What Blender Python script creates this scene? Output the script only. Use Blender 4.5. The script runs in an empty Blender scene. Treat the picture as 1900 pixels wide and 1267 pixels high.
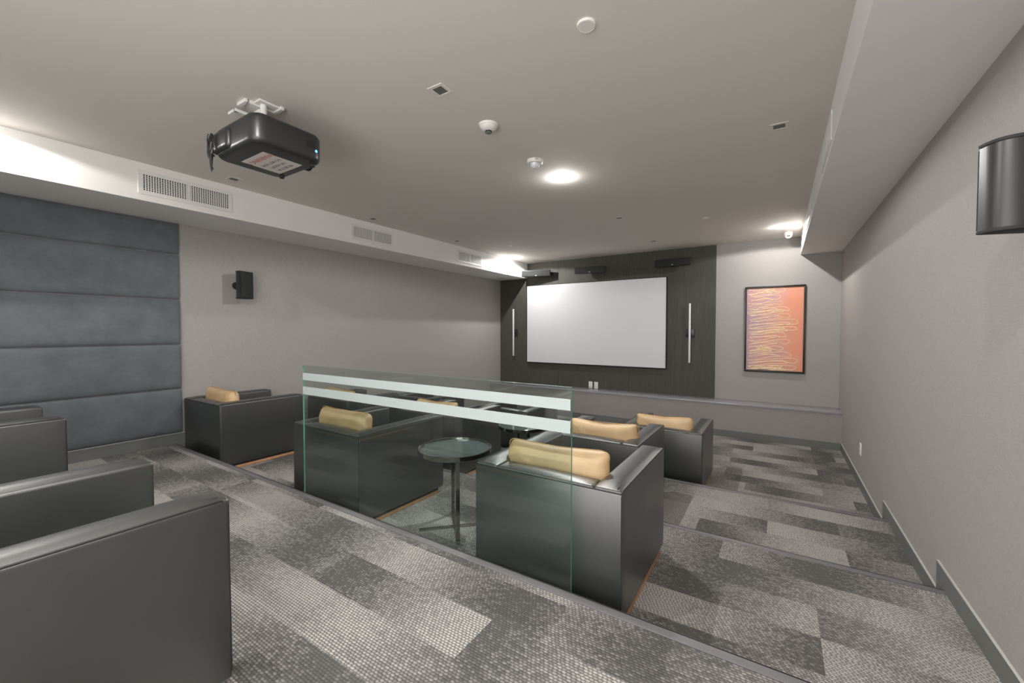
import bpy, bmesh, math, random
from mathutils import Vector, Matrix
random.seed(7)
PI = math.pi
S = bpy.context.scene
C = S.collection

# ------------------------------------------------------------ camera, world, lamps, exposure
cam_d = bpy.data.cameras.new('camera')
cam = bpy.data.objects.new('camera', cam_d); C.objects.link(cam)
cam_d.sensor_width = 36.0
cam_d.lens = 766.1 / 1900 * 36.0
cam_d.clip_start = 0.03
cam.location = (0, 0, 1.835)
cam.rotation_euler = (math.radians(90 - 1.594), 0, math.radians(32.897))
S.camera = cam
S.view_settings.view_transform = 'Standard'
S.view_settings.look = 'None'
S.view_settings.gamma = 1
S.view_settings.use_curve_mapping = False
S.view_settings.exposure = 0.45

world = bpy.data.worlds.new('fill_light'); S.world = world
world.use_nodes = True
world.node_tree.nodes['Background'].inputs[0].default_value = (1.0, 0.975, 0.95, 1)
world.node_tree.nodes['Background'].inputs[1].default_value = 3.6   # even fill light, added through the open back of the room

LAMP_W = 100.0
# ceiling lamps that burn: (x, y, watts factor)
LAMPS = [(-1.88, 3.84, 1.0), (-0.03, 7.45, 0.42), (-4.75, 7.45, 0.6), (-4.75, 0.24, 0.4), (-0.03, 0.24, 0.5), (-1.88, 0.24, 0.6)]  # the lamp above the camera is unseen, added to light the near end

# ------------------------------------------------------------ room sizes
CEIL = 3.387
L = [0.0, 0.183, 0.349, 0.537]          # floor of each tier
YN = [None, 4.758, 3.277, 1.833]        # front edge of tiers 1..3
XR, XL = 0.822, -5.763
YF, YLOW, YB = 8.4, 7.951, -1.7
SLX, SLZ = -4.993, 3.042                # bulkhead along the left wall
SRX, SRZ = 0.281, 3.085
LEDGE = 0.581

# ------------------------------------------------------------ material helpers
def nt(name):
    m = bpy.data.materials.new(name); m.use_nodes = True
    t = m.node_tree; b = t.nodes['Principled BSDF']
    return m, t, b
def lin(c):
    return tuple(((v/255)/12.92 if v/255 <= .04045 else ((v/255+.055)/1.055)**2.4) for v in c) + (1,)
def mat(name, rgb, rough=.6, metal=0, bump=0, bscale=200, spec=.5, noise=0, nscale=3, coat=0):
    m, t, b = nt(name)
    b.inputs['Base Color'].default_value = lin(rgb)
    b.inputs['Roughness'].default_value = rough
    b.inputs['Metallic'].default_value = metal
    b.inputs['Specular IOR Level'].default_value = spec
    b.inputs['Coat Weight'].default_value = coat
    tc = t.nodes.new('ShaderNodeTexCoord')
    if noise:
        n = t.nodes.new('ShaderNodeTexNoise'); n.inputs['Scale'].default_value = nscale; n.inputs['Detail'].default_value = 5
        t.links.new(tc.outputs['Object'], n.inputs['Vector'])
        r = t.nodes.new('ShaderNodeValToRGB')
        c = lin(rgb)
        r.color_ramp.elements[0].position = .3; r.color_ramp.elements[1].position = .7
        r.color_ramp.elements[0].color = tuple(v*(1-noise) for v in c[:3]) + (1,)
        r.color_ramp.elements[1].color = tuple(min(1, v*(1+noise)) for v in c[:3]) + (1,)
        t.links.new(n.outputs['Fac'], r.inputs[0]); t.links.new(r.outputs[0], b.inputs['Base Color'])
    if bump:
        n = t.nodes.new('ShaderNodeTexNoise'); n.inputs['Scale'].default_value = bscale; n.inputs['Detail'].default_value = 3
        t.links.new(tc.outputs['Object'], n.inputs['Vector'])
        bp = t.nodes.new('ShaderNodeBump'); bp.inputs['Strength'].default_value = bump; bp.inputs['Distance'].default_value = .002
        t.links.new(n.outputs['Fac'], bp.inputs['Height']); t.links.new(bp.outputs[0], b.inputs['Normal'])
    return m
def emit(name, rgb, s):
    m, t, b = nt(name)
    b.inputs['Base Color'].default_value = lin(rgb)
    b.inputs['Emission Color'].default_value = lin(rgb); b.inputs['Emission Strength'].default_value = s
    return m

# carpet: planks of 1.0 x 0.26 m with light loops thinning out along each plank
def carpet_mat():
    m, t, b = nt('woven_carpet'); N = t.nodes.new; K = t.links.new
    tc = N('ShaderNodeTexCoord')
    sep = N('ShaderNodeSeparateXYZ'); K(tc.outputs['Object'], sep.inputs[0])
    def M(op, a, c=None, d=None):
        n = N('ShaderNodeMath'); n.operation = op
        for i, v in enumerate((a, c, d)):
            if v is None: continue
            if isinstance(v, (int, float)): n.inputs[i].default_value = v
            else: K(v, n.inputs[i])
        return n.outputs[0]
    x, y, z = sep.outputs
    yy = M('ADD', y, M('MULTIPLY', z, 1.0))
    row = M('FLOOR', M('DIVIDE', M('SUBTRACT', yy, .195), .26))
    wn = N('ShaderNodeTexWhiteNoise'); wn.noise_dimensions = '1D'; K(row, wn.inputs['W'])
    xs = M('ADD', M('SUBTRACT', x, -1.31), M('MULTIPLY', M('FLOOR', M('MULTIPLY', wn.outputs[0], 4)), .25))
    col = M('FLOOR', xs)
    cx = M('FRACT', xs)
    comb = N('ShaderNodeCombineXYZ'); K(row, comb.inputs[0]); K(col, comb.inputs[1])
    w2 = N('ShaderNodeTexWhiteNoise'); w2.noise_dimensions = '2D'; K(comb.outputs[0], w2.inputs['Vector'])
    sc2 = N('ShaderNodeSeparateColor'); K(w2.outputs['Color'], sc2.inputs[0])
    # gradient along the plank, its phase differs per plank
    ph = M('FRACT', M('ADD', M('MULTIPLY', cx, .62), sc2.outputs[0]))
    tri = M('ABSOLUTE', M('SUBTRACT', M('MULTIPLY', ph, 2), 1))
    big = N('ShaderNodeTexNoise'); big.inputs['Scale'].default_value = 1.3; K(tc.outputs['Object'], big.inputs['Vector'])
    dens = M('ADD', M('MULTIPLY', tri, .85), M('MULTIPLY', M('SUBTRACT', big.outputs[0], .5), .35))
    # loops
    P1, P2 = .019, .0125
    jy = M('DIVIDE', yy, P2)
    ry = M('FLOOR', jy)
    stag = M('MULTIPLY', M('FRACT', M('MULTIPLY', ry, .37)), 1.0)
    wob = N('ShaderNodeTexNoise'); wob.inputs['Scale'].default_value = 38; K(tc.outputs['Object'], wob.inputs['Vector'])
    rj = N('ShaderNodeTexWhiteNoise'); rj.noise_dimensions = '1D'; K(ry, rj.inputs['W'])
    jx = M('ADD', M('ADD', M('DIVIDE', x, P1), stag), M('ADD', M('MULTIPLY', wob.outputs[0], .9), M('MULTIPLY', rj.outputs[0], .25)))
    fx = M('SUBTRACT', M('FRACT', jx), .5); fy = M('SUBTRACT', M('FRACT', jy), .5)
    dist = M('SQRT', M('ADD', M('MULTIPLY', fx, M('MULTIPLY', fx, .9)), M('MULTIPLY', fy, fy)))
    blob = M('SUBTRACT', 1, M('MULTIPLY', dist, 1.75))
    blob = M('MAXIMUM', blob, 0)
    cc = N('ShaderNodeCombineXYZ'); K(M('FLOOR', jx), cc.inputs[0]); K(ry, cc.inputs[1])
    w3 = N('ShaderNodeTexWhiteNoise'); w3.noise_dimensions = '2D'; K(cc.outputs[0], w3.inputs['Vector'])
    # chance that a loop is light follows the density
    fine = N('ShaderNodeTexNoise'); fine.inputs['Scale'].default_value = 900; K(tc.outputs['Object'], fine.inputs['Vector'])
    lit = M('MINIMUM', M('MULTIPLY', M('ADD', M('SUBTRACT', dens, M('MULTIPLY', w3.outputs[0], .35)), .2), 1.25), 1.0)
    lit = M('MAXIMUM', lit, .1)
    fac = M('MULTIPLY', M('MULTIPLY', M('POWER', blob, .6), lit), M('ADD', .8, M('MULTIPLY', fine.outputs[0], .5)))
    mix = N('ShaderNodeMix'); mix.data_type = 'RGBA'
    mix.inputs['A'].default_value = lin((84, 83, 82)); mix.inputs['B'].default_value = lin((210, 206, 201))
    K(fac, mix.inputs['Factor']); K(mix.outputs['Result'], b.inputs['Base Color'])
    b.inputs['Roughness'].default_value = .95; b.inputs['Specular IOR Level'].default_value = .15
    bp = N('ShaderNodeBump'); bp.inputs['Strength'].default_value = .6; bp.inputs['Distance'].default_value = .004
    K(blob, bp.inputs['Height']); K(bp.outputs[0], b.inputs['Normal'])
    return m

def wall_mat(name, rgb, amt=.05):
    # fine woven wallcovering
    m, t, b = nt(name); N = t.nodes.new; K = t.links.new
    tc = N('ShaderNodeTexCoord')
    mp = N('ShaderNodeMapping'); mp.inputs['Scale'].default_value = (260, 260, 30); K(tc.outputs['Object'], mp.inputs[0])
    mp2 = N('ShaderNodeMapping'); mp2.inputs['Scale'].default_value = (30, 30, 260); K(tc.outputs['Object'], mp2.inputs[0])
    n1 = N('ShaderNodeTexNoise'); n1.inputs['Scale'].default_value = 1; K(mp.outputs[0], n1.inputs['Vector'])
    n2 = N('ShaderNodeTexNoise'); n2.inputs['Scale'].default_value = 1; K(mp2.outputs[0], n2.inputs['Vector'])
    a = N('ShaderNodeMath'); a.operation = 'ADD'; K(n1.outputs[0], a.inputs[0]); K(n2.outputs[0], a.inputs[1])
    mr = N('ShaderNodeMapRange'); mr.inputs['From Min'].default_value = .6; mr.inputs['From Max'].default_value = 1.4
    K(a.outputs[0], mr.inputs['Value'])
    mix = N('ShaderNodeMix'); mix.data_type = 'RGBA'
    c = lin(rgb)
    mix.inputs['A'].default_value = tuple(v*(1-amt*2) for v in c[:3])+(1,)
    mix.inputs['B'].default_value = tuple(min(1, v*(1+amt*2)) for v in c[:3])+(1,)
    K(mr.outputs[0], mix.inputs['Factor']); K(mix.outputs['Result'], b.inputs['Base Color'])
    b.inputs['Roughness'].default_value = .75; b.inputs['Specular IOR Level'].default_value = .25
    return m
def wood_panel_mat():
    m, t, b = nt('dark_grained_panel'); N = t.nodes.new; K = t.links.new
    tc = N('ShaderNodeTexCoord')
    mp = N('ShaderNodeMapping'); mp.inputs['Scale'].default_value = (120, 120, 2.2); K(tc.outputs['Object'], mp.inputs[0])
    n1 = N('ShaderNodeTexNoise'); n1.inputs['Scale'].default_value = 1; n1.inputs['Detail'].default_value = 6; K(mp.outputs[0], n1.inputs['Vector'])
    r = N('ShaderNodeValToRGB'); r.color_ramp.elements[0].position = .32; r.color_ramp.elements[1].position = .7
    r.color_ramp.elements[0].color = lin((68, 67, 61)); r.color_ramp.elements[1].color = lin((86, 85, 77))
    K(n1.outputs[0], r.inputs[0]); K(r.outputs[0], b.inputs['Base Color'])
    b.inputs['Roughness'].default_value = .6; b.inputs['Specular IOR Level'].default_value = .3
    return m
def velvet_mat():
    m, t, b = nt('grey_velvet'); N = t.nodes.new; K = t.links.new
    tc = N('ShaderNodeTexCoord')
    n = N('ShaderNodeTexNoise'); n.inputs['Scale'].default_value = 3.5; n.inputs['Detail'].default_value = 6; n.inputs['Roughness'].default_value = .7
    K(tc.outputs['Object'], n.inputs['Vector'])
    r = N('ShaderNodeValToRGB'); r.color_ramp.elements[0].position = .3; r.color_ramp.elements[1].position = .72
    r.color_ramp.elements[0].color = lin((90, 96, 99)); r.color_ramp.elements[1].color = lin((110, 116, 120))
    K(n.outputs[0], r.inputs[0]); K(r.outputs[0], b.inputs['Base Color'])
    b.inputs['Roughness'].default_value = .9; b.inputs['Sheen Weight'].default_value = .25
    b.inputs['Specular IOR Level'].default_value = .2
    return m
def leather_mat(name, rgb, rough=.42, bump=.25, coat=0.0):
    m, t, b = nt(name); N = t.nodes.new; K = t.links.new
    tc = N('ShaderNodeTexCoord')
    v = N('ShaderNodeTexVoronoi'); v.inputs['Scale'].default_value = 420; K(tc.outputs['Object'], v.inputs['Vector'])
    n = N('ShaderNodeTexNoise'); n.inputs['Scale'].default_value = 6; n.inputs['Detail'].default_value = 4; K(tc.outputs['Object'], n.inputs['Vector'])
    a = N('ShaderNodeMath'); a.operation = 'MULTIPLY_ADD'; a.inputs[1].default_value = 3.0
    K(n.outputs[0], a.inputs[0]); K(v.outputs['Distance'], a.inputs[2])
    bp = N('ShaderNodeBump'); bp.inputs['Strength'].default_value = bump; bp.inputs['Distance'].default_value = .0015
    K(a.outputs[0], bp.inputs['Height']); K(bp.outputs[0], b.inputs['Normal'])
    c = lin(rgb)
    r = N('ShaderNodeValToRGB'); r.color_ramp.elements[0].position = .3; r.color_ramp.elements[1].position = .7
    r.color_ramp.elements[0].color = tuple(q*.88 for q in c[:3])+(1,); r.color_ramp.elements[1].color = tuple(q*1.12 for q in c[:3])+(1,)
    K(n.outputs[0], r.inputs[0]); K(r.outputs[0], b.inputs['Base Color'])
    b.inputs['Roughness'].default_value = rough; b.inputs['Specular IOR Level'].default_value = .9; b.inputs['Coat IOR'].default_value = 1.6
    b.inputs['Coat Weight'].default_value = coat; b.inputs['Coat Roughness'].default_value = .42
    return m
def pane_mat(name, tint, ior=1.5):
    m, t, b = nt(name); N = t.nodes.new; K = t.links.new
    out = t.nodes['Material Output']; t.nodes.remove(b)
    tr = N('ShaderNodeBsdfTransparent'); tr.inputs[0].default_value = tint
    gl = N('ShaderNodeBsdfGlossy'); gl.inputs['Roughness'].default_value = .0; gl.inputs[0].default_value = (1, 1, 1, 1)
    lw = N('ShaderNodeLayerWeight'); lw.inputs[0].default_value = .5
    p = N('ShaderNodeMath'); p.operation = 'POWER'; p.inputs[1].default_value = 5; K(lw.outputs['Facing'], p.inputs[0])
    fr = N('ShaderNodeMath'); fr.operation = 'MULTIPLY_ADD'; fr.inputs[1].default_value = .95; fr.inputs[2].default_value = .045; K(p.outputs[0], fr.inputs[0])
    mx = N('ShaderNodeMixShader'); K(fr.outputs[0], mx.inputs[0]); K(tr.outputs[0], mx.inputs[1]); K(gl.outputs[0], mx.inputs[2])
    K(mx.outputs[0], out.inputs[0])
    return m
def art_mat():
    m, t, b = nt('painted_canvas'); N = t.nodes.new; K = t.links.new
    tc = N('ShaderNodeTexCoord'); sp = N('ShaderNodeSeparateXYZ'); K(tc.outputs['Object'], sp.inputs[0])
    n = N('ShaderNodeTexNoise'); n.inputs['Scale'].default_value = 2.6; n.inputs['Detail'].default_value = 2; K(tc.outputs['Object'], n.inputs['Vector'])
    a = N('ShaderNodeMath'); a.operation = 'MULTIPLY_ADD'; a.inputs[1].default_value = .75; a.inputs[2].default_value = .46
    K(sp.outputs[0], a.inputs[0])
    a2 = N('ShaderNodeMath'); a2.operation = 'MULTIPLY_ADD'; a2.inputs[1].default_value = .9; K(n.outputs[0], a2.inputs[0])
    s = N('ShaderNodeMath'); s.operation = 'SUBTRACT'; s.inputs[1].default_value = .45; K(a.outputs[0], s.inputs[0]); K(s.outputs[0], a2.inputs[2])
    r = N('ShaderNodeValToRGB')
    e = r.color_ramp.elements
    e[0].position = .1; e[0].color = lin((186, 150, 164)); e[1].position = .85; e[1].color = lin((234, 150, 118))
    q = e.new(.33); q.color = lin((206, 158, 160)); q = e.new(.5); q.color = lin((222, 160, 146)); q = e.new(.68); q.color = lin((232, 156, 126))
    K(a2.outputs[0], r.inputs[0]); K(r.outputs[0], b.inputs['Base Color'])
    b.inputs['Roughness'].default_value = .5
    return m

M = dict(
    wall=wall_mat('woven_wallcovering', (166, 162, 159)),
    wall_low=wall_mat('woven_wallcovering_apron', (158, 153, 150)),
    ceiling=mat('matte_ceiling_paint', (222, 217, 210), .9, bump=.1, bscale=60),
    soffit=mat('white_bulkhead_paint', (234, 232, 229), .8),
    carpet=carpet_mat(), panel=wood_panel_mat(), velvet=velvet_mat(),
    nosing=mat('grey_vinyl_nosing', (118, 117, 119), .45, bump=.2),
    skirt=mat('grey_skirting', (112, 114, 112), .5), skirt_top=mat('pale_skirting_edge', (196, 195, 192), .5),
    ledge=mat('polished_grey_ledge', (158, 158, 161), .16, spec=.7),
    leather=leather_mat('black_leather', (38, 41, 39), .38, .2, .9),
    piping=mat('black_piping', (40, 41, 40), .5),
    wood=mat('orange_wood_plinth', (200, 150, 108), .5, noise=.15, nscale=20),
    tan=leather_mat('tan_leather', (206, 174, 130), .45, .35),
    tanpipe=mat('tan_piping', (176, 140, 92), .6),
    chrome=mat('smoked_chrome', (150, 148, 144), .12, 1.0),
    tabletop=mat('dark_glass_top', (92, 104, 104), .04, 0, spec=.8),
    pane=pane_mat('clear_green_glass', (.90, .945, .93, 1)), edge=mat('green_glass_edge', (96, 158, 138), .15, spec=.8),
    frost=mat('frosted_film', (172, 182, 181), .8),
    black=mat('satin_black_plastic', (40, 41, 41), .35), blackm=mat('matte_black_plastic', (34, 34, 34), .7),
    grille=mat('speaker_cloth', (40, 42, 42), .85, bump=.5, bscale=900),
    white=mat('white_plastic', (236, 235, 230), .4), whitem=mat('white_painted_metal', (226, 226, 222), .45),
    dark=mat('dark_void', (22, 24, 24), .9), slot=mat('grey_slot', (120, 120, 118), .7),
    screen=mat('projection_screen_cloth', (220, 220, 223), .75, spec=.2),
    frame=mat('black_frame', (30, 29, 28), .4), bar=mat('brushed_white_bar', (228, 230, 230), .35),
    art=art_mat(), line=mat('cream_paint', (255, 236, 190), .5), canvas_edge=mat('canvas_side', (210, 200, 185), .8),
    label=mat('paper_label', (214, 208, 202), .7), red=mat('red_ink', (186, 70, 64), .7), ink=mat('grey_ink', (96, 96, 96), .7),
    brass=mat('brass_post', (200, 170, 110), .3, 1.0), lens=mat('lens_glass', (16, 18, 26), .05, spec=1),
    blue=emit('blue_indicator', (60, 120, 255), 6.0), lampglow=emit('lit_lamp', (255, 250, 240), 60.0),
    louvre=mat('downlight_louvre', (112, 110, 106), .6),
)

# ------------------------------------------------------------ mesh helpers
def bm_box(x0, x1, y0, y1, z0, z1, bev=0, seg=2, bm=None):
    own = bmesh.new()
    r = bmesh.ops.create_cube(own, size=1)
    bmesh.ops.scale(own, vec=(x1-x0, y1-y0, z1-z0), verts=own.verts)
    bmesh.ops.translate(own, vec=((x0+x1)/2, (y0+y1)/2, (z0+z1)/2), verts=own.verts)
    if bev:
        bmesh.ops.bevel(own, geom=own.edges[:], offset=bev, segments=seg, profile=.5, affect='EDGES')
    if bm is None: return own
    me = bpy.data.meshes.new('t'); own.to_mesh(me); own.free(); bm.from_mesh(me); bpy.data.meshes.remove(me)
    return bm
def merge(bm, other, mtx=None):
    me = bpy.data.meshes.new('t')
    if mtx is not None: bmesh.ops.transform(other, matrix=mtx, verts=other.verts)
    other.to_mesh(me); other.free(); bm.from_mesh(me); bpy.data.meshes.remove(me)
    return bm
def bm_lathe(prof, n=32, bm=None, mtx=None):
    own = bmesh.new(); rings = []
    for r, z in prof:
        if r < 1e-6: rings.append([own.verts.new((0, 0, z))])
        else: rings.append([own.verts.new((r*math.cos(2*PI*i/n), r*math.sin(2*PI*i/n), z)) for i in range(n)])
    for a, b in zip(rings, rings[1:]):
        for i in range(n):
            j = (i+1) % n
            if len(a) == 1 and len(b) == 1: continue
            if len(a) == 1: own.faces.new((a[0], b[i], b[j]))
            elif len(b) == 1: own.faces.new((a[i], a[j], b[0]))
            else: own.faces.new((a[i], a[j], b[j], b[i]))
    bmesh.ops.recalc_face_normals(own, faces=own.faces)
    if mtx is not None: bmesh.ops.transform(own, matrix=mtx, verts=own.verts)
    return own if bm is None else merge(bm, own)
def bm_tube(pts, r, n=8, bm=None, closed=False):
    own = bmesh.new(); rings = []; P = [Vector(p) for p in pts]; m = len(P)
    up = Vector((0, 0, 1))
    for i, p in enumerate(P):
        a = P[i-1] if (i > 0 or closed) else p
        b = P[(i+1) % m] if (i < m-1 or closed) else p
        d = (b-a).normalized() if (b-a).length > 1e-9 else Vector((0, 0, 1))
        u = d.cross(up)
        if u.length < .05: u = d.cross(Vector((1, 0, 0)))
        u.normalize(); w = d.cross(u)
        rings.append([own.verts.new(p + u*math.cos(2*PI*k/n)*r + w*math.sin(2*PI*k/n)*r) for k in range(n)])
    last = m if closed else m-1
    for i in range(last):
        a, b = rings[i], rings[(i+1) % m]
        for k in range(n):
            own.faces.new((a[k], a[(k+1) % n], b[(k+1) % n], b[k]))
    if not closed:
        own.faces.new(rings[0]); own.faces.new(rings[-1])
    bmesh.ops.recalc_face_normals(own, faces=own.faces)
    return own if bm is None else merge(bm, own)
def bm_extrude_poly(pts, z0, z1, bev=0, seg=2):
    own = bmesh.new()
    lo = [own.verts.new((x, y, z0)) for x, y in pts]; hi = [own.verts.new((x, y, z1)) for x, y in pts]
    own.faces.new(lo); own.faces.new(hi); n = len(pts)
    for i in range(n): own.faces.new((lo[i], lo[(i+1) % n], hi[(i+1) % n], hi[i]))
    bmesh.ops.recalc_face_normals(own, faces=own.faces)
    if bev: 
        es = [e for e in own.edges if abs(e.verts[0].co.z-e.verts[1].co.z) < 1e-6]
        bmesh.ops.bevel(own, geom=es, offset=bev, segments=seg, profile=.5, affect='EDGES')
    return own
def obj(name, bm, m, parent=None, smooth=True, mats=None):
    me = bpy.data.meshes.new(name); bm.to_mesh(me); bm.free()
    for q in ([m] if mats is None else mats): me.materials.append(q)
    o = bpy.data.objects.new(name, me); C.objects.link(o)
    if parent is not None: o.parent = parent
    if smooth:
        me.polygons.foreach_set('use_smooth', [True]*len(me.polygons))
        me.set_sharp_from_angle(angle=math.radians(38))
    return o
def tag(o, label, cat, group=None):
    o['label'] = label; o['category'] = cat
    if group: o['group'] = group
    return o
def thing(name, label, cat, loc=(0, 0, 0), rotz=0, group=None):
    o = bpy.data.objects.new(name, None); C.objects.link(o)
    o.empty_display_size = .1
    o.location = loc; o.rotation_euler = (0, 0, rotz)
    return tag(o, label, cat, group)
def struct(name, bm, m, smooth=False, parent=None):
    o = obj(name, bm, m, parent, smooth)
    if parent is None: o['kind'] = 'structure'
    return o
def dup(root, loc, rotz=0, label=None, group=None):
    kids = [o for o in bpy.data.objects if o.parent == root]
    r = root.copy(); C.objects.link(r); r.location = loc; r.rotation_euler = (0, 0, rotz)
    if label: r['label'] = label
    if group: r['group'] = group
    for ch in kids:
        sub = [o for o in bpy.data.objects if o.parent == ch]
        c = ch.copy(); C.objects.link(c); c.parent = r
        for g in sub:
            d = g.copy(); C.objects.link(d); d.parent = c
    return r

# ------------------------------------------------------------ the room
T = .12
struct('floor', bm_box(XL-.0, XR, YN[1]-.02, YLOW, -.1, L[0]), M['carpet'])
struct('floor', bm_box(XL, XR, YN[2]-.02, YN[1], -.1, L[1]), M['carpet'])
struct('floor', bm_box(XL, XR, YN[3]-.02, YN[2], -.1, L[2]), M['carpet'])
struct('floor', bm_box(XL, XR, YB, YN[3], -.1, L[3]), M['carpet'])
struct('ceiling', bm_box(XL-T, XR+T, YB, YF+T, CEIL, CEIL+.1), M['ceiling'])
struct('wall_left', bm_box(XL-T, XL, YB, YF+T, -.1, CEIL), M['wall'])
struct('wall_back', bm_box(XL-T, -2.45, YB-T, YB, L[3]-.1, CEIL), M['wall'])  # unseen; cut short to let fill light in and dim the glass reflection
struct('wall_right', bm_box(XR, XR+T, YB, YF+T, -.1, CEIL), M['wall'])
struct('wall_front', bm_box(XL, XR, YF, YF+T, LEDGE-.03, CEIL), M['wall'])
struct('wall_front_apron', bm_box(XL, XR, YLOW, YF+T, -.1, LEDGE-.03), M['wall_low'])
struct('trim_1', bm_box(XL, XR, YLOW-.012, YF, LEDGE-.03, LEDGE, .003), M['ledge'], True)
sl = struct('bulkhead_left', bm_box(XL, SLX, YB, YF, SLZ, CEIL), M['soffit'])
sl = struct('bulkhead_right', bm_box(SRX, XR, YB, YF, SRZ, CEIL), M['soffit'])
# dark grained panelling behind the screen, with fine joints
def panelling():
    bm = bmesh.new(); x = XL
    for x1 in (-4.181, -2.58, -.98):
        bm_box(x+.002, x1-.002, YF-.018, YF, LEDGE, CEIL, bm=bm); x = x1
    return bm
struct('trim_2', panelling(), M['panel'])
# step nosings
for i, (k, yy) in enumerate(((1, YN[1]), (2, YN[2]), (3, YN[3]))):
    bm = bmesh.new()
    bm_box(XL, XR, yy-.045, yy+.006, L[k]-.001, L[k]+.005, .002, 2, bm)
    bm_box(XL, XR, yy-.004, yy+.008, L[k]-.035, L[k]+.005, .003, 2, bm)
    struct('trim_%d' % (3+i), bm, M['nosing'], True)
# skirtings
def skirt(name, wall_x, side, y0, y1, z0, z1):
    a, b = (wall_x-.012, wall_x) if side > 0 else (wall_x, wall_x+.012)
    bm = bmesh.new(); bm_box(a, b, y0, y1, z0, z1-.008, bm=bm)
    o = struct(name, bm, M['skirt'])
    t = bmesh.new()
    bm_box(a, b, y0, y1, z1-.008, z1, .002, 1, t)
    e = obj('top_edge', t, M['skirt_top'], o)
for side, X, nm in ((1, XR, 'baseboard_right'), (-1, XL, 'baseboard_left')):
    skirt(nm, X, side, 4.925, YLOW, 0, .118)
    skirt(nm, X, side, 3.417, 4.925, 0, L[1]+.114)
    skirt(nm, X, side, YN[3]+.14, 3.417, L[1], L[2]+.118)
    skirt(nm, X, side, YB, YN[3]+.14, L[2], L[3]+.125)
struct('baseboard_front', bm_box(XL+.012, XR-.012, YLOW-.012, YLOW, 0, .11, .002), M['skirt'])

# upholstered bands on the left wall
zb = [.664, 1.168, 1.672, 2.18, 2.69, 3.041]
words = ['lowest grey velvet band of the padded wall beside the armchairs',
         'second grey velvet band up from the floor on the padded wall',
         'third grey velvet band up, at the middle of the padded wall',
         'fourth grey velvet band up on the padded wall',
         'topmost shaded grey velvet band tucked under the white bulkhead']
for k in range(5):
    bm = bmesh.new(); ny, nz = 24, 8; y0, y1 = YB+.2, 1.905
    z0, z1 = zb[k]+.002, zb[k+1]-.002
    grid = []
    ys = [y0, y0+.012, y0+.04, y0+.09] + [y0+.09+(y1-y0-.18)*i/10 for i in range(1, 10)] + [y1-.09, y1-.04, y1-.012, y1]
    zs = [z0, z0+.008, z0+.03, z0+.07] + [z0+.07+(z1-z0-.14)*i/5 for i in range(1, 5)] + [z1-.07, z1-.03, z1-.008, z1]
    for y in ys:
        row = []
        for z in zs:
            fy = min(1, min(y-y0, y1-y)/.05); fz = min(1, min(z-z0, z1-z)/.06)
            f = math.sqrt(max(0, 1-(1-fy)**2))*.5+.5 if fy < 1 else 1
            g = math.sqrt(max(0, 1-(1-fz)**2)) if fz < 1 else 1
            row.append(bm.verts.new((XL+.008+.034*f*g, y, z)))
        grid.append(row)
    for i in range(len(ys)-1):
        for j in range(len(zs)-1): bm.faces.new((grid[i][j], grid[i+1][j], grid[i+1][j+1], grid[i][j+1]))
    # sides back to the wall
    def side(vs):
        bk = [bm.verts.new((XL+.0005, v.co.y, v.co.z)) for v in vs]
        for i in range(len(vs)-1): bm.faces.new((vs[i], vs[i+1], bk[i+1], bk[i]))
    side([r[0] for r in grid]); side([r[-1] for r in grid]); side(grid[0]); side(grid[-1])
    bmesh.ops.remove_doubles(bm, verts=bm.verts, dist=1e-5)
    bmesh.ops.recalc_face_normals(bm, faces=bm.faces)
    o = obj('upholstered_wall_panel', bm, M['velvet']); tag(o, words[k], 'wall panel', 'padded velvet bands on the side wall')

# ------------------------------------------------------------ club chairs
W, D, H = .885, .90, .711
def puffy(x0, x1, y0, y1, z0, z1, bev, crown=0.0, seg=4, nx=4, ny=10):
    """a leather block with soft edges and a slightly crowned top"""
    bm = bm_box(x0, x1, y0, y1, z0, z1)
    bmesh.ops.subdivide_edges(bm, edges=[e for e in bm.edges if abs(e.verts[0].co.y-e.verts[1].co.y) > 1e-6], cuts=ny, use_grid_fill=True)
    bmesh.ops.subdivide_edges(bm, edges=[e for e in bm.edges if abs(e.verts[0].co.x-e.verts[1].co.x) > 1e-6], cuts=nx, use_grid_fill=True)
    if crown:
        for v in bm.verts:
            if v.co.z > z1-1e-4:
                u = (v.co.x-x0)/(x1-x0); w = (v.co.y-y0)/(y1-y0)
                v.co.z += crown*(math.sin(PI*u)**.7 if 0 < u < 1 else 0)*(min(1, w/.08)*min(1, (1-w)/.08) if 0 < w < 1 else 0)
    es = [e for e in bm.edges if len(e.link_faces) == 2 and e.calc_face_angle() > .9]
    bmesh.ops.bevel(bm, geom=es, offset=bev, segments=seg, profile=.5, affect='EDGES', clamp_overlap=True)
    return bm
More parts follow.
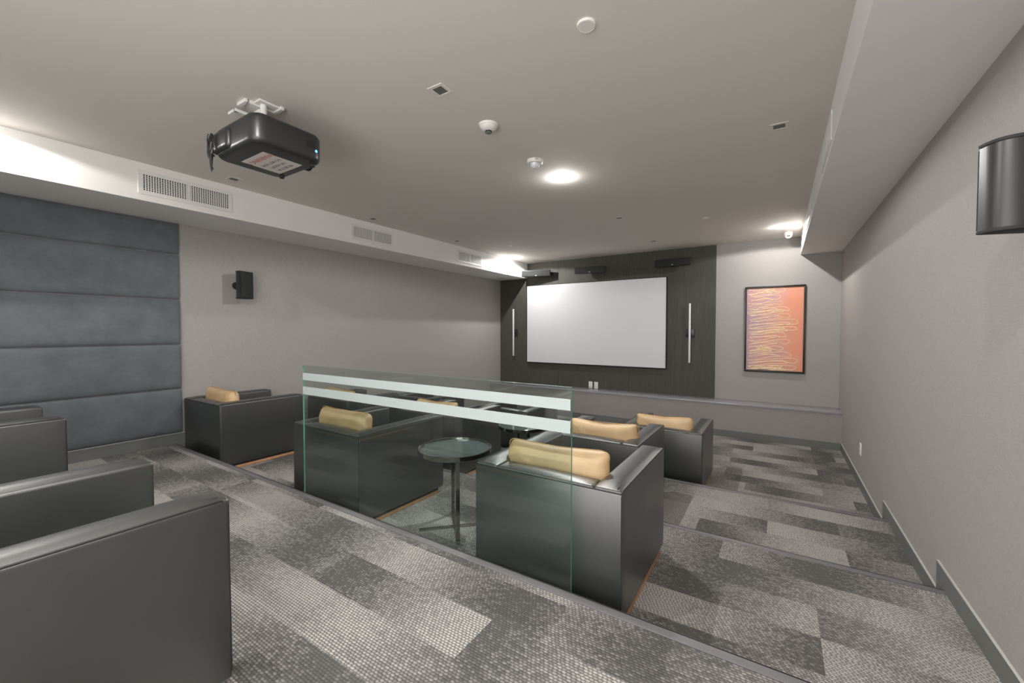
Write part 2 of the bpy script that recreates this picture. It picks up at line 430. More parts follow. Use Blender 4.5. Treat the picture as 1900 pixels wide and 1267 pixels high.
def make_chair(label):
    t = thing('club_chair', label, 'armchair')
    hx = W/2; ta = .15; tb = .125; z0 = .048
    obj('plinth', bm_box(-hx+.02, hx-.02, .02, D-.05, .026, z0+.002), M['blackm'], t)
    obj('plinth_strip', bm_box(-hx+.010, hx-.010, .012, D-.05, 0, .027, .003), M['wood'], t)
    for s in (-1, 1):
        a = puffy(min(s*hx, s*(hx-ta)), max(s*hx, s*(hx-ta)), .0, D, z0, H-.008, .016, .012)
        arm = obj('arm', a, M['leather'], t)
        x = s*(hx-.004)
        pts = [(x, -.003, z0+.01), (x, -.003, H-.03), (x, .004, H-.015), (x, .02, H-.0105), (x, D-.03, H-.0105), (x, D-.008, H-.03), (x, D-.006, z0+.03)]
        bm = bm_tube(pts, .0035, 6)
        xi = s*(hx-.03)
        bm_tube([(xi, .016, H-.004), (xi, D-.03, H-.004)], .0016, 5, bm)
        obj('piping', bm, M['piping'], arm)
    obj('back_panel', bm_box(-hx+.001, hx-.001, -.006, .012, z0, H-.022, .004, 2), M['leather'], t)
    back = puffy(-hx+ta-.001, hx-ta+.001, .001, tb, z0, H-.01, .016, .010, nx=8, ny=3)
    bk = obj('backrest', back, M['leather'], t)
    obj('piping', bm_tube([(-hx+.006, -.002, H-.0195), (hx-.006, -.002, H-.0195)], .0035, 6), M['piping'], bk)
    obj('seat_base', bm_box(-hx+ta, hx-ta, tb, D-.03, z0, .27, .012, 3), M['leather'], t)
    seat = puffy(-hx+ta+.003, hx-ta-.003, tb+.002, D-.008, .272, .43, .035, .02, nx=6, ny=6)
    sc = obj('seat_cushion', seat, M['leather'], t)
    obj('piping', bm_tube([(-hx+ta+.02, D-.01, .405), (hx-ta-.02, D-.01, .405)], .003, 6), M['piping'], sc)
    return t
def cushion_bm(seed, pw=.64, ph=.36, pt=.15):
    rnd = random.Random(seed)
    bm = bmesh.new(); nu, nv = 40, 24; ring = []
    a, b, c = pw/2, pt/2, ph/2
    ex, ez = .16, .24
    def sg(v, e): return math.copysign(abs(v)**e, v)
    k1, k2, k3 = rnd.uniform(-.01, .01), rnd.uniform(0, 6), rnd.uniform(.6, 1.4)
    for j in range(nv+1):
        th = PI*(j/nv-.5); row = []
        for i in range(nu):
            p = 2*PI*i/nu
            # pillow: x/z outline is a rounded rectangle, thickness bulges in the middle
            x = a*sg(math.cos(p), ex); z = c*sg(math.sin(p), ez)
            r = math.cos(th)**.3 if abs(math.cos(th)) > 1e-6 else 0
            y = b*math.sin(th)*(1.0)
            X = x*r; Z = z*r
            # thin towards the corners, sagging top edge between raised corners
            ux, uz = X/a, Z/c
            y *= 1-.35*(abs(ux)**4)*(abs(uz)**3)
            Z += .022*(ux*ux)*(1 if Z > 0 else 0) + k1*math.sin(3*ux+k2)*(1 if Z > 0 else .3)
            X += .012*math.sin(5*uz+k2)*abs(ux)
            y += .004*math.sin(9*ux*k3+4*uz+k2)
            row.append(bm.verts.new((X, y, Z)))
        ring.append(row)
    for j in range(nv):
        for i in range(nu):
            q = (i+1) % nu
            try: bm.faces.new((ring[j][i], ring[j][q], ring[j+1][q], ring[j+1][i]))
            except ValueError: pass
    bmesh.ops.remove_doubles(bm, verts=bm.verts, dist=1e-4)
    bmesh.ops.recalc_face_normals(bm, faces=bm.faces)
    return bm
def cushion(seed, chair_loc, rot, label, dx=0.0, tilt=0.0, dz=0.0):
    x, y, z = chair_loc
    # stands on the seat, leaning on the backrest, its top above the chair
    oy = .125+.078
    px = x+math.cos(rot)*dx-math.sin(rot)*oy; py = y+math.sin(rot)*dx+math.cos(rot)*oy
    t = thing('lumbar_cushion', label, 'cushion', (px, py, z+.446+dz), rot, 'tan leather cushions')
    t.rotation_euler = (0, tilt, rot)
    body = obj('cover', cushion_bm(seed), M['tan'], t); body.location = (0, 0, .18)
    pts = []
    for i in range(44):
        p = 2*PI*i/44
        def sg(v, e): return math.copysign(abs(v)**e, v)
        ux, uz = sg(math.cos(p), .16), sg(math.sin(p), .24)
        pts.append((ux*.321, 0, uz*.181+(.022*ux*ux if uz > 0 else 0)))
    obj('piping', bm_tube(pts, .0035, 6, closed=True), M['tanpipe'], body)
    return t

chairs = [
 # x centre, y back, tier, rot, label, cushion label (None = no cushion seen)
 (-1.066, 1.942, 2, .008, 'black club chair behind the free glass end, nearest of those with tan cushions',
  'tan cushion half covered by the free edge of the glass screen'),
 (-3.03, 1.93, 2, -.01, 'black club chair seen whole through the glass beside the round table',
  'creased tan cushion seen through the glass below the lower white stripe'),
 (-5.315, 1.935, 2, 0.0, 'black leather club chair beside the side wall, its orange plinth showing past the padded wall',
  'tan cushion on the armchair beside the side wall'),
 (-1.392, 3.385, 1, 0.0, 'black leather club chair in the second row, just past the end of the glass',
  'tan cushion in the second row, cut by the vertical glass edge'),
 (-3.375, 3.385, 1, 0.0, 'second-row black club chair seen between the two white stripes with a slim cushion top showing',
  'slim tan cushion top showing between the two white stripes, nearer the middle of the glass'),
 (-5.25, 3.385, 1, 0.0, 'second-row black club chair by the side wall seen through the glass end',
  'tan cushion seen between the white stripes near the far end of the glass'),
 (-1.125, 4.866, 0, 0.0, 'front-row black leather club chair beside the aisle, nearest to the framed painting',
  'tan cushion of the front-row chair below the projection screen ledge'),
 (-3.33, 4.866, 0, 0.0, 'front-row black club chair seen through the glass in line with the projection screen',
  None),
 (-5.2, 4.866, 0, 0.0, 'front-row black club chair farthest in the corner by the side wall',
  None),
 (-1.628-W/2, .676-D, 3, 0.0, 'large black leather club chair in the near foreground, cut by the bottom of the picture', None),
 (-4.05-W/2, .70-D, 3, 0.0, 'black leather club chair on the top tier in front of the padded velvet wall', None),
]
proto = None
for i, (x, y, k, rot, lab, clab) in enumerate(chairs):
    loc = (x, y, L[k])
    if proto is None:
        proto = make_chair(lab); proto.location = loc; proto.rotation_euler = (0, 0, rot); proto['group'] = 'black leather club chairs'
    else:
        dup(proto, loc, rot, lab)
    if clab:
        cushion(11+i*7, loc, rot, clab, dx=(-.01, -.03, 0, .07, .0, 0, 0, 0, 0)[i], tilt=.02*((i % 3)-1))

# ------------------------------------------------------------ round side tables
def make_table(label):
    t = thing('side_table', label, 'table', group='round glass side tables')
    h = .60; R = .27
    obj('tabletop', bm_lathe([(0, h-.012), (R-.004, h-.012), (R-.004, h-.004), (0, h-.004)], 56), M['tabletop'], t)
    prof = [(R-.006, h-.022), (R, h-.024), (R+.004, h-.02), (R+.004, h+.010), (R, h+.013), (R-.003, h+.010), (R-.004, h-.004), (R-.006, h-.022)]
    obj('rim', bm_lathe(prof, 72), M['chrome'], t)
    for ang, post in ((-45, True), (135, True), (-135, False), (45, False)):
        a = math.radians(ang); bm = bmesh.new()
        own = bm_box(0.0, .265, -.014, .014, 0, .012, .001, 1)
        merge(bm, own, Matrix.Rotation(a, 4, 'Z'))
        obj('foot', bm, M['chrome'], t)
        if post:
            own = bm_box(.222, .250, -.014, .014, .012, h-.02, .001, 1)
            bmesh.ops.transform(own, matrix=Matrix.Rotation(a, 4, 'Z'), verts=own.verts)
            obj('leg', own, M['chrome'], t)
    bm = bmesh.new()
    own = bm_box(-.26, .26, -.012, .012, h-.03, h-.0125, .001, 1); merge(bm, own, Matrix.Rotation(math.radians(-45), 4, 'Z'))
    own = bm_box(-.26, .26, -.011, .011, h-.029, h-.0125, .001, 1); merge(bm, own, Matrix.Rotation(math.radians(45), 4, 'Z'))
    obj('top_brace', bm, M['chrome'], t)
    return t
tb = make_table('round glass side table with chrome rim between two chairs behind the glass')
tb.location = (-2.03, 2.35, L[2])
dup(tb, (-2.36, 3.87, L[1]), 0, 'round side table in the second row, its rim just showing over the nearest cushion')
dup(tb, (-3.19, .04, L[3]), 0, 'round side table on the top tier, only a glint of rim above the chair arm')

# ------------------------------------------------------------ glass guard
g = thing('glass_guard', 'frameless green-edged glass guard with two white frosted stripes on the top tier edge', 'glass screen', (0, 1.838+.006, 0))
gx0, gx1, gz0, gz1, th = -3.165, -.845, .40, 1.556, .006
bm = bmesh.new()
v = [bm.verts.new((x, y, z)) for x in (gx0, gx1) for y in (-th, th) for z in (gz0, gz1)]
# 0:(x0,-,z0)1:(x0,-,z1)2:(x0,+,z0)3:(x0,+,z1)4..7 x1
f1 = bm.faces.new((v[0], v[4], v[5], v[1])); f2 = bm.faces.new((v[2], v[3], v[7], v[6]))
fe = [bm.faces.new(q) for q in ((v[0], v[1], v[3], v[2]), (v[4], v[6], v[7], v[5]), (v[1], v[5], v[7], v[3]), (v[0], v[2], v[6], v[4]))]
for q in fe: q.material_index = 1
bmesh.ops.recalc_face_normals(bm, faces=bm.faces)
obj('pane', bm, None, g, smooth=False, mats=[M['pane'], M['edge']])
for z0, z1 in ((1.441, 1.497), (1.328, 1.390)):
    obj('frosted_stripe', bm_box(gx0+.004, gx1-.004, -th-.0012, -th-.0003, z0, z1), M['frost'], g, smooth=False)
for x in (gx0+.35, (gx0+gx1)/2, gx1-.35):
    own = bm_lathe([(0, 0), (.022, 0), (.022, .010), (.018, .014), (0, .014)], 24)
    own2 = own; bmesh.ops.transform(own2, matrix=Matrix.Translation((x, th, .455)) @ Matrix.Rotation(-PI/2, 4, 'X'), verts=own2.verts)
    obj('standoff', own2, M['chrome'], g)

# ------------------------------------------------------------ projection screen
t = thing('projection_screen', 'wide white fixed projection screen in a thin black frame', 'projection screen', (-3.403, YF-.05, 1.974))
w2, h2 = 3.12/2, 1.762/2
obj('screen_cloth', bm_box(-w2, w2, -.022, -.016, -h2, h2), M['screen'], t, smooth=False)
bm = bmesh.new(); fr = .014
for q in ((-w2-fr, w2+fr, h2, h2+fr), (-w2-fr, w2+fr, -h2-fr, -h2), (-w2-fr, -w2, -h2, h2), (w2, w2+fr, -h2, h2)):
    bm_box(q[0], q[1], -.026, .03, q[2], q[3], bm=bm)
bm_box(-w2, w2, -.01, .03, -h2, h2, bm=bm)
obj('frame', bm, M['frame'], t, smooth=False)

# ------------------------------------------------------------ framed abstract painting
AX, AZ, AW, AH = -.075, 1.849, .875, 1.478
t = thing('framed_painting', 'tall framed abstract painting of cream scribbles on pink and orange', 'painting', (AX, YF, AZ))
bm = bmesh.new(); fw = .028
for q in ((-AW/2, AW/2, AH/2-fw, AH/2), (-AW/2, AW/2, -AH/2, -AH/2+fw), (-AW/2, -AW/2+fw, -AH/2+fw, AH/2-fw), (AW/2-fw, AW/2, -AH/2+fw, AH/2-fw)):
    bm_box(q[0], q[1], -.05, -.001, q[2], q[3], .003, 2, bm)
obj('frame', bm, M['frame'], t)
obj('canvas', bm_box(-AW/2+fw, AW/2-fw, -.03, -.002, -AH/2+fw, AH/2-fw), M['art'], t, smooth=False)
rnd = random.Random(5)
cx0, cx1 = -AW/2+fw+.012, AW/2-fw-.02
bm = bmesh.new()
def stroke(pts, r):
    # catmull-rom through the points
    out = []
    P = [pts[0]] + pts + [pts[-1]]
    for i in range(1, len(P)-2):
        for s in range(10):
            u = s/10; a, b, c, d = P[i-1], P[i], P[i+1], P[i+2]
            out.append(tuple(.5*((2*b[k])+(-a[k]+c[k])*u+(2*a[k]-5*b[k]+4*c[k]-d[k])*u*u+(-a[k]+3*b[k]-3*c[k]+d[k])*u**3) for k in range(2)))
    out = [(max(cx0, min(cx1, x)), -.0315, max(-AH/2+fw+.01, min(AH/2-fw-.01, z))) for x, z in out]
    bm_tube(out, r, 5, bm)
loops = 13
for b_ in range(loops):
    zc = AH/2-.085-b_*(AH-.17)/(loops-1)
    reach = [.72, .60, .66, .78, .80, .93, .90, .74, .78, .66, .80, .94, .90][b_]
    xr = cx0+(cx1-cx0)*reach
    for rep in range(2 if b_ % 3 == 0 else 1):
        j = lambda q: rnd.uniform(-q, q)
        k = rep*.22
        pts = [(cx0+abs(j(.05)), zc+.02+j(.02)), (cx0+.22+j(.12), zc+.01+j(.015)), (xr-.10-k+j(.03), zc+.045+j(.012)), (xr-k*.8+j(.02), zc+.015+j(.01)),
               (xr-.05-k+j(.02), zc-.03+j(.01)), (cx0+.36+j(.14), zc-.005+j(.02)), (cx0+.05+abs(j(.06)), zc-.035+j(.015)), (cx0+.02+abs(j(.06)), zc-.055+j(.01)),
               (cx0+.20+j(.06), zc-.03+j(.02)), (xr-.22-k*.5+j(.05), zc-.005+j(.02)), (xr-.12-k*.5+j(.05), zc-.03+j(.01)), (cx0+.36+j(.05), zc-.045+j(.01)), (cx0+.15+j(.08), zc-.085+j(.02)), (cx0+.02+abs(j(.04)), zc-.10+j(.02))]
        stroke(pts, rnd.choice([.0036, .0044]))
obj('painted_scribble', bm, M['line'], t, smooth=False)

# ------------------------------------------------------------ speakers
def dshape(w, d, n=16, flat=.25):
    pts = [(-w/2, d*flat), (-w/2, 0), (w/2, 0), (w/2, d*flat)]
    for i in range(1, n):
        a = PI*i/n
        pts.append((w/2*math.cos(a)**1 if True else 0, d*flat+d*(1-flat)*math.sin(a)**.8))
    return pts
def add_speaker(name, label, w, d, h, loc, rot, group, horizontal=False, posts=False, arm=None):
    """front face at local -Y, curved back towards +Y; upright extrusion along Z (or lying along X)"""
    t = thing(name, label, 'speaker', loc, rot, group)
    if horizontal:
        # trapezoid plan: wide front, narrower back
        pts = [(-w/2, .012), (-w/2+.006, 0), (w/2-.006, 0), (w/2, .012), (w/2-.01, d*.3), (w/2-.09, d), (-w/2+.09, d), (-w/2+.01, d*.3)]
        bm = bm_extrude_poly(pts, -h/2, h/2, .004, 2)
        obj('cabinet', bm, M['black'], t)
        obj('grille', bm_box(-w/2+.012, w/2-.012, -.006, .001, -h/2+.008, h/2-.008, .002, 1), M['grille'], t)
        obj('badge', bm_box(-.012, .012, -.0075, -.005, -h/2+.014, -h/2+.026), M['whitem'], t, smooth=False)
    else:
        obj('cabinet', bm_extrude_poly(dshape(w, d), -h/2+.012, h/2-.012, .0), M['black'], t)
        obj('end_cap', bm_extrude_poly(dshape(w+.008, d+.004), h/2-.012, h/2, .003), M['blackm'], t)
        obj('end_cap', bm_extrude_poly(dshape(w+.008, d+.004), -h/2, -h/2+.012, .003), M['blackm'], t)
        obj('grille', bm_box(-w/2+.004, w/2-.004, -.014, .001, -h/2+.014, h/2-.014, .004, 2), M['grille'], t)
    if posts:
        for zz, mm in ((.02, 'brass'), (-.035, 'whitem')):
            bm = bm_lathe([(0, 0), (.011, 0), (.011, .012), (.007, .018), (0, .018)], 16)
            bmesh.ops.transform(bm, matrix=Matrix.Translation((.045, d-.012, zz)) @ Matrix.Rotation(-PI/2, 4, 'X'), verts=bm.verts)
            obj('binding_post', bm, M[mm], t)
    if arm:
        # bracket from the back to the wall, in local coordinates: list of points
        bm = bm_tube(arm, .014, 12)
        e = Vector(arm[-1])
        bm2 = bm_lathe([(0, 0), (.045, 0), (.045, .012), (.02, .02), (0, .02)], 24)
        R = Matrix.Rotation(-rot, 4, 'Z')      # flange lies flat on its wall
        wallrot = arm_wall[0]
        bmesh.ops.transform(bm2, matrix=Matrix.Translation(e) @ R @ wallrot, verts=bm2.verts)
        merge(bm, bm2)
        obj('wall_bracket', bm, M['blackm'], t)
    return t
# flange rotations: normal pointing out of the wall
arm_wall = [Matrix.Rotation(PI/2, 4, 'X')]          # front wall, flange normal -Y
YS = YF-.018
add_speaker('front_speaker', 'black bar speaker over the screen, turned inwards beside the white bulkhead', .66, .13, .135,
            (-4.60, YF-.30, 3.105), .30, 'bar speakers above the screen', True, arm=[(.20, .12, 0), (.22, .2, 0), (.33, .185, 0)])
add_speaker('front_speaker', 'black bar speaker above the middle of the screen', .66, .13, .13,
            (-3.34, YF-.26, 3.09), .12, 'bar speakers above the screen', True, arm=[(.15, .12, 0), (.16, .2, 0), (.19, .214, 0)])
add_speaker('front_speaker', 'black bar speaker above the screen corner nearer the painting', .66, .13, .13,
            (-1.70, YF-.24, 3.105), -.05, 'bar speakers above the screen', True, arm=[(0, .12, 0), (0, .17, 0), (.011, .214, 0)])
arm_wall[0] = Matrix.Rotation(PI/2, 4, 'Y')         # left wall, flange normal +X
add_speaker('wall_speaker', 'small black speaker high on the side wall beside the padded panels', .17, .12, .335,
            (-5.54, 2.52, 2.39), PI/2+.25, 'surround speakers on the side walls', posts=False, arm=[(0, .10, 0), (.0, .13, 0), (.02, .205, 0)])
arm_wall[0] = Matrix.Rotation(-PI/2, 4, 'Y')
add_speaker('wall_speaker', 'large-looking black curved-back speaker on the aisle wall, cut by the picture edge', .225, .10, .31,
            (.684, 2.15, 2.322), PI+.35, 'surround speakers on the side walls', posts=True, arm=[(-.06, .02, -.06), (-.11, -.02, -.06), (-.125, -.046, -.06)])

# ------------------------------------------------------------ slim wall lights
def sconce(x, label):
    t = thing('wall_sconce', label, 'wall light', (x, YS, 1.776), 0, 'slim bar lights beside the screen')
    obj('backplate', bm_box(-.075, .075, -.028, 0, -.075, .075, .003), M['black'], t)
    obj('light_bar', bm_box(-.017, .017, -.085, -.055, -.557, .557, .004), M['bar'], t)
    obj('bar_mount', bm_box(-.012, .012, -.056, -.026, -.02, .02), M['black'], t)
    return t
sconce(-1.408, 'slim white vertical bar light between the screen and the painting')
sconce(-5.335, 'slim white vertical bar light in the shaded corner beside the screen')

# ------------------------------------------------------------ wall plates
def plate(loc, rot, label, cat, outlet, name, group=None):
    t = thing(name, label, cat, loc, rot, group)
    obj('cover_plate', bm_box(-.042, .042, -.008, 0, -.07, .07, .002, 2), M['white'], t)
    if outlet:
        for z in (-.03, .03):
            obj('socket', bm_box(-.019, .019, -.0105, -.007, z-.017, z+.017, .004, 2), M['slot'] if False else M['whitem'], t)
            bm = bmesh.new()
            for x in (-.007, .007): bm_box(x-.0015, x+.0015, -.0112, -.0100, z-.004, z+.008, bm=bm)
            obj('slots', bm, M['dark'], t, smooth=False)
    else:
        obj('insert', bm_box(-.022, .022, -.0105, -.007, -.045, .045, .002, 2), M['whitem'], t)
    return t
plate((-3.40, YS, .654), 0, 'white power outlet low on the dark panel below the screen', 'outlet', True, 'wall_outlet')
plate((-3.275, YS, .652), 0, 'blank white wall plate next to the outlet below the screen', 'wall plate', False, 'wall_plate')
plate((XR, 6.225, .446), -PI/2, 'single white outlet low on the aisle wall', 'outlet', True, 'wall_outlet')

# ------------------------------------------------------------ bulkhead grilles
def vent(x, y0, y1, z0, z1, side, label):
    yc, zc = (y0+y1)/2, (z0+z1)/2; a, b = (y1-y0)/2, (z1-z0)/2
    t = thing('air_vent', label, 'vent', (x, yc, zc), 0 if side > 0 else PI, 'air grilles on the bulkheads')
    bm = bmesh.new(); f = .035
    for q in ((-a, a, b-f, b), (-a, a, -b, -b+f), (-a, -a+f, -b+f, b-f), (a-f, a, -b+f, b-f), (-.012, .012, -b+f, b-f)):
        bm_box(0, .008, q[0], q[1], q[2], q[3], .0015, 1, bm)
    obj('frame', bm, M['whitem'], t)
    obj('backing', bm_box(.0003, .001, -a+f, a-f, -b+f, b-f), M['dark'], t, smooth=False)
    bm = bmesh.new(); n = 36
    for i in range(n+1):
        yy = -a+f+(2*a-2*f)*i/n
        bm_box(.003, .007, yy-.0045, yy+.0045, -b+f, b-f, bm=bm)
    for i in range(1, 9):
        zz = -b+f+(2*b-2*f)*i/9
        bm_box(.001, .003, -a+f, a-f, zz-.0022, zz+.0022, bm=bm)
    obj('louvres', bm, M['whitem'], t, smooth=False)
    return t
vent(SLX, 1.357, 2.14, 3.103, 3.32, 1, 'white air grille on the bulkhead under the projector, nearest of three')
vent(SLX, 3.62, 4.357, 3.103, 3.315, 1, 'middle white air grille of the three along the long bulkhead')
vent(SLX, 5.865, 6.612, 3.095, 3.318, 1, 'farthest white air grille on the long bulkhead, close to the screen wall')
vent(SRX, 3.56, 4.30, 3.125, 3.33, -1, 'nearer white air grille seen edge-on along the aisle bulkhead')
vent(SRX, 5.85, 6.62, 3.125, 3.33, -1, 'farther white air grille seen edge-on along the aisle bulkhead')

# ------------------------------------------------------------ ceiling fittings
def make_downlight(s=.12):
    t = thing('downlight', '', 'ceiling light', group='square recessed downlights')
    bm = bmesh.new(); h = s/2; q = h-.022
    for r in ((-h, h, q, h), (-h, h, -h, -q), (-h, -q, -q, q), (q, h, -q, q)):
        bm_box(r[0], r[1], r[2], r[3], -.005, 0, .0012, 1, bm)
    obj('trim_ring', bm, M['ceiling'], t)
    bm = bmesh.new()
    a = [bm.verts.new((x*q, y*q, -.002)) for x, y in ((-1, -1), (1, -1), (1, 1), (-1, 1))]
    b = [bm.verts.new((x*q*.5, y*q*.5, -.0006)) for x, y in ((-1, -1), (1, -1), (1, 1), (-1, 1))]
    for i in range(4): bm.faces.new((a[i], a[(i+1) % 4], b[(i+1) % 4], b[i]))
    bm.faces.new(b)
    obj('reflector', bm, M['louvre'], t, smooth=False)
    return t
spots = [((-1.866, 2.03), 'square recessed downlight directly above the glass, largest looking of the unlit ones'),
         ((-.023, 3.784), 'unlit square downlight near the aisle bulkhead'),
         ((-4.731, 2.049), 'unlit square downlight under the projector beside the nearest air grille'),
         ((-4.78, 3.823), 'unlit square downlight just above the middle air grille'),
         ((-4.741, 5.564), 'unlit square downlight just above the farthest air grille'),
         ((-1.882, 5.642), 'small unlit square downlight beyond the bright ceiling lamp'),
         ((-1.86, 7.428), 'farthest unlit square downlight, close to the top of the dark panelling')]
dl = make_downlight()
for i, ((x, y), lab) in enumerate(spots):
    if i == 0: dl.location = (x, y, CEIL); dl['label'] = lab
    else: dup(dl, (x, y, CEIL), 0, lab)
lamp_lab = ['lit round ceiling lamp glaring above the middle of the room', 'lit round ceiling lamp beside the dome camera',
            'lit round ceiling lamp by the bulkhead corner over the screen', 'lit round ceiling lamp above the padded wall',
            'unseen lit ceiling lamp added over the aisle of the top tier', 'lit round ceiling lamp over the near foreground chair']
for (x, y, k), lab in zip(LAMPS, lamp_lab):
    t = thing('ceiling_lamp', lab, 'ceiling light', (x, y, CEIL), 0, 'lit ceiling lamps')
    obj('trim_ring', bm_lathe([(.028, 0), (.045, 0), (.045, -.004), (.028, -.006)], 32), M['white'], t)
    obj('bulb', bm_lathe([(0, -.003), (.024, -.003), (.027, 0)], 24), M['lampglow'], t)
    # a wide downward beam plus the little stray light that grazes the ceiling
    ld = bpy.data.lights.new('lamp_beam', 'SPOT'); ld.energy = LAMP_W*k; ld.shadow_soft_size = .012; ld.color = (1, .98, .955)
    ld.spot_size = math.radians(168); ld.spot_blend = .12
    lo = bpy.data.objects.new('lamp_beam', ld); C.objects.link(lo); lo.parent = t; lo.location = (0, 0, -.018)
    ld = bpy.data.lights.new('lamp_stray_light', 'POINT'); ld.energy = LAMP_W*k*.075; ld.shadow_soft_size = .01; ld.color = (1, .98, .955)
    lo = bpy.data.objects.new('lamp_stray_light', ld); C.objects.link(lo); lo.parent = t; lo.location = (0, 0, -.022)

# round cover plates and sprinkler
def disc(x, y, r, lab, name='ceiling_disc', cat='sprinkler cover'):
    o = obj(name, bm_lathe([(0, -.011), (r-.006, -.011), (r-.004, -.008), (r-.002, -.011), (r, -.009), (r, 0)], 40), M['white'])
    o.location = (x, y, CEIL); return tag(o, lab, cat)
disc(-.846, 2.003, .047, 'round white cover disc on the ceiling near the top of the picture')
disc(-.874, 6.294, .04, 'small round white cover disc on the ceiling far down the room')
t = thing('sprinkler_head', 'small white sprinkler head near the ceiling corner by the screen', 'sprinkler', (-4.187, 6.417, CEIL))
obj('escutcheon', bm_lathe([(0, -.004), (.036, -.004), (.038, 0)], 28), M['white'], t)
obj('nozzle', bm_lathe([(0, -.03), (.028, -.028), (.028, -.025), (.008, -.022), (.008, -.004)], 24), M['whitem'], t)
# smoke detector
t = thing('smoke_detector', 'white cone-shaped smoke detector with a dark slotted tip', 'smoke detector', (-1.872, 2.565, CEIL))
obj('base', bm_lathe([(0, -.014), (.070, -.014), (.074, -.008), (.074, 0)], 40), M['white'], t)
obj('cone', bm_lathe([(.066, -.0145), (.062, -.026), (.045, -.038), (.028, -.046), (.0, -.046)], 40), M['white'], t)
obj('sensor_tip', bm_lathe([(.024, -.046), (.024, -.060), (.018, -.064), (0, -.064)], 24), M['slot'], t)
bm = bmesh.new()
for i in range(8):
    a = 2*PI*i/8; own = bm_box(.0235, .0255, -.006, .006, -.058, -.048); merge(bm, own, Matrix.Rotation(a, 4, 'Z'))
obj('slots', bm, M['dark'], t, smooth=False)
# strobe / sounder
t = thing('fire_alarm', 'round white ceiling fire alarm with red lettering and a clear lens, beside the bright lamp', 'fire alarm', (-1.905, 3.33, CEIL))
obj('base', bm_lathe([(0, -.03), (.066, -.03), (.072, -.022), (.074, 0)], 40), M['white'], t)
obj('lens', bm_lathe([(0, -.075), (.022, -.072), (.04, -.055), (.045, -.03), (0, -.03)], 32), mat('clear_polycarbonate', (226, 230, 234), .08, spec=.9), t)
def text_mesh(s, size, m, parent, mtx, name):
    cu = bpy.data.curves.new('t', 'FONT'); cu.body = s; cu.size = size; cu.extrude = .0003; cu.align_x = 'CENTER'; cu.align_y = 'CENTER'
    o = bpy.data.objects.new('t', cu); C.objects.link(o)
    bpy.context.view_layer.update()
    me = bpy.data.meshes.new_from_object(o.evaluated_get(bpy.context.evaluated_depsgraph_get()))
    bpy.data.objects.remove(o); bpy.data.curves.remove(cu)
    me.transform(mtx); me.materials.clear(); me.materials.append(m)
    q = bpy.data.objects.new(name, me); C.objects.link(q); q.parent = parent; return q
# lettering on the side that faces the room's back
dirn = math.atan2(-3.33, 1.905)
text_mesh('FIRE', .018, M['red'], t, Matrix.Rotation(dirn+.25, 4, 'Z') @ Matrix.Translation((.0745, 0, -.012)) @ Matrix.Rotation(PI/2, 4, 'Z') @ Matrix.Rotation(PI/2+.12, 4, 'X'), 'lettering')
# dome camera
t = thing('dome_camera', 'white dome security camera on the ceiling by the screen wall', 'security camera', (.10, 7.93, CEIL))
obj('housing', bm_lathe([(.058, 0), (.060, -.02), (.056, -.05), (.045, -.075), (.028, -.092), (0, -.098)], 36), M['white'], t)
for a in (-1.75, -1.35):
    bm = bm_lathe([(0, .004), (.009, .003), (.011, 0)], 16)
    bmesh.ops.transform(bm, matrix=Matrix.Rotation(a, 4, 'Z') @ Matrix.Translation((.048, 0, -.066)) @ Matrix.Rotation(PI/2+.6, 4, 'Y'), verts=bm.verts)
    obj('lens', bm, M['black'], t)

# ------------------------------------------------------------ projector
t = thing('projector', 'black ceiling projector with a paper warning label underneath and a bundle of hanging cable', 'projector', (-2.985, 1.52, 3.0))
pw, pd, ph = .56, .47, .19
bm = bm_box(-pw/2, pw/2, -pd/2, pd/2, 0, ph)
ve = [e for e in bm.edges if abs(e.verts[0].co.z-e.verts[1].co.z) > .01]
bmesh.ops.bevel(bm, geom=ve, offset=.085, segments=8, profile=.5, affect='EDGES')
he = [e for e in bm.edges if len(e.link_faces) == 2 and e.calc_face_angle() > 1.2 and abs(e.verts[0].co.z-e.verts[1].co.z) < .001]
bmesh.ops.bevel(bm, geom=he, offset=.035, segments=5, profile=.5, affect='EDGES')
obj('body', bm, M['black'], t)
# lens barrel towards the screen
bm = bm_lathe([(.05, 0), (.058, 0), (.058, .05), (.046, .05), (.04, .03), (0, .022)], 32)
bmesh.ops.transform(bm, matrix=Matrix.Translation((.02, pd/2-.006, .08)) @ Matrix.Rotation(-PI/2, 4, 'X'), verts=bm.verts)
obj('lens_barrel', bm, M['blackm'], t)
for x, y in ((-.2, .19), (.2, .19)):
    o = obj('levelling_foot', bm_lathe([(0, -.014), (.016, -.014), (.018, 0), (0, 0)], 20), M['blackm'], t); o.location = (x, y, 0)
o = obj('vent_grille', bm_box(pw/2-.002, pw/2+.001, .10, .16, .075, .125, .001, 1), M['dark'], t)
bm = bm_lathe([(0, .003), (.008, .002), (.009, 0)], 16); bmesh.ops.transform(bm, matrix=Matrix.Translation((pw/2-.003, .172, .07)) @ Matrix.Rotation(PI/2, 4, 'Y'), verts=bm.verts)
obj('indicator_light', bm, M['blue'], t)
# rear connector boss + cables
obj('rear_cover', bm_box(-pw/2+.02, -pw/2+.26, -pd/2-.022, -pd/2+.08, .02, .155, .03, 6), M['black'], t)
lab = obj('warning_label', bm_box(-.16, .135, -.11, .155, -.0012, -.0002), M['label'], t, smooth=False)
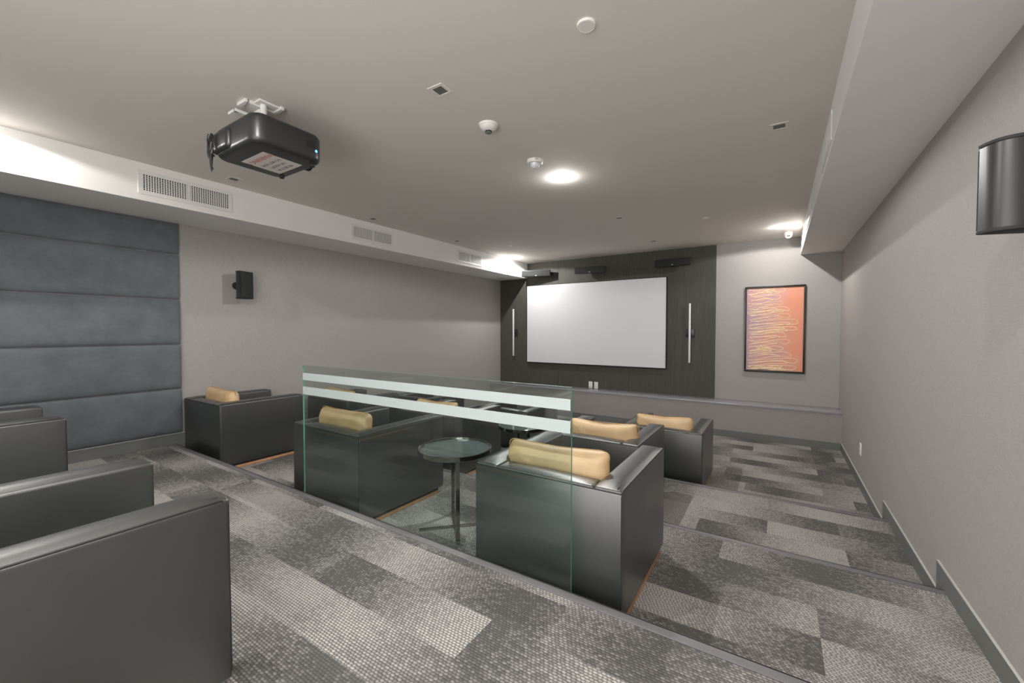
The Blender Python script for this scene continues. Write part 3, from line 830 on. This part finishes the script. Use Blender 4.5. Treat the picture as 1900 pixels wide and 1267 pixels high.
# writing reads from the screen side (upside down to the camera)
def lab_text(s, size, yy, m):
    mt = Matrix.Translation((-.012, yy, -.0016)) @ Matrix.Rotation(PI, 4, 'X') @ Matrix.Rotation(PI, 4, 'Z')
    text_mesh(s, size, m, lab, mt, 'lettering')
lab_text('WARNING !', .055, -.06, M['red'])
lab_text('DO NOT MOVE', .034, .012, M['ink'])
lab_text('OR ADJUST', .034, .062, M['ink'])
lab_text('PROJECTOR', .034, .112, M['ink'])
rr = random.Random(3); 
bm = bmesh.new()
for k in range(6):
    a0 = rr.uniform(-.03, .03); pts = []
    for s in range(15):
        u = s/14; z = .135-.235*u
        pts.append((-.20+a0*math.cos(4*u)+.018*math.sin(5*u+k)+(u-.5)**2*.05*(k-2.5), -pd/2-.024-.012*math.sin(PI*u)-.005*k, z))
    bm_tube(pts, .0032, 6, bm)
ring = [(-.21+.045*math.cos(2*PI*i/24), -pd/2-.04, .045+.075*math.sin(2*PI*i/24)) for i in range(24)]
bm_tube(ring, .003, 6, bm, closed=True)
ring = [(-.19+.035*math.cos(2*PI*i/24), -pd/2-.045, .055+.07*math.sin(2*PI*i/24)) for i in range(24)]
bm_tube(ring, .003, 6, bm, closed=True)
bm_tube([(-.22, -pd/2-.04, -.005), (-.20, -pd/2-.055, -.005), (-.18, -pd/2-.04, -.003), (-.197, -pd/2-.022, -.005)], .004, 6, bm, closed=True)
obj('cable_bundle', bm, M['blackm'], t)
# ceiling mount
mz = CEIL-3.0
bm = bmesh.new()
bm_box(-.06, -.035, -.12, .06, mz-.022, mz, .002, 1, bm)
bm_box(-.15, -.035, -.135, -.11, mz-.022, mz, .002, 1, bm)
bm_box(-.06, .06, .05, .075, mz-.022, mz, .002, 1, bm)
bm_box(-.25, -.15, -.15, -.125, mz-.06, mz-.04, .002, 1, bm)
bm_box(-.165, -.145, -.15, .02, mz-.06, mz-.04, .002, 1, bm)
bm_box(-.16, -.06, -.03, .0, mz-.06, mz-.015, .002, 1, bm)
bm_box(-.10, .04, -.08, .05, mz-.012, mz, .002, 1, bm)
obj('mount_plate', bm, M['whitem'], t)
bm = bm_lathe([(0, 0), (.02, 0), (.02, mz-ph), (0, mz-ph)], 20); bmesh.ops.translate(bm, vec=(-.01, -.03, ph-.001), verts=bm.verts)
obj('mount_pole', bm, M['whitem'], t)
bm = bmesh.new()
bm_box(-.18, .22, -.045, -.015, ph-.004, ph+.012, .002, 1, bm); bm_box(.19, .22, -.02, .10, ph-.004, ph+.012, .002, 1, bm); bm_box(-.16, -.13, -.16, .12, ph-.004, ph+.012, .002, 1, bm)
obj('mount_arms', bm, M['whitem'], t)
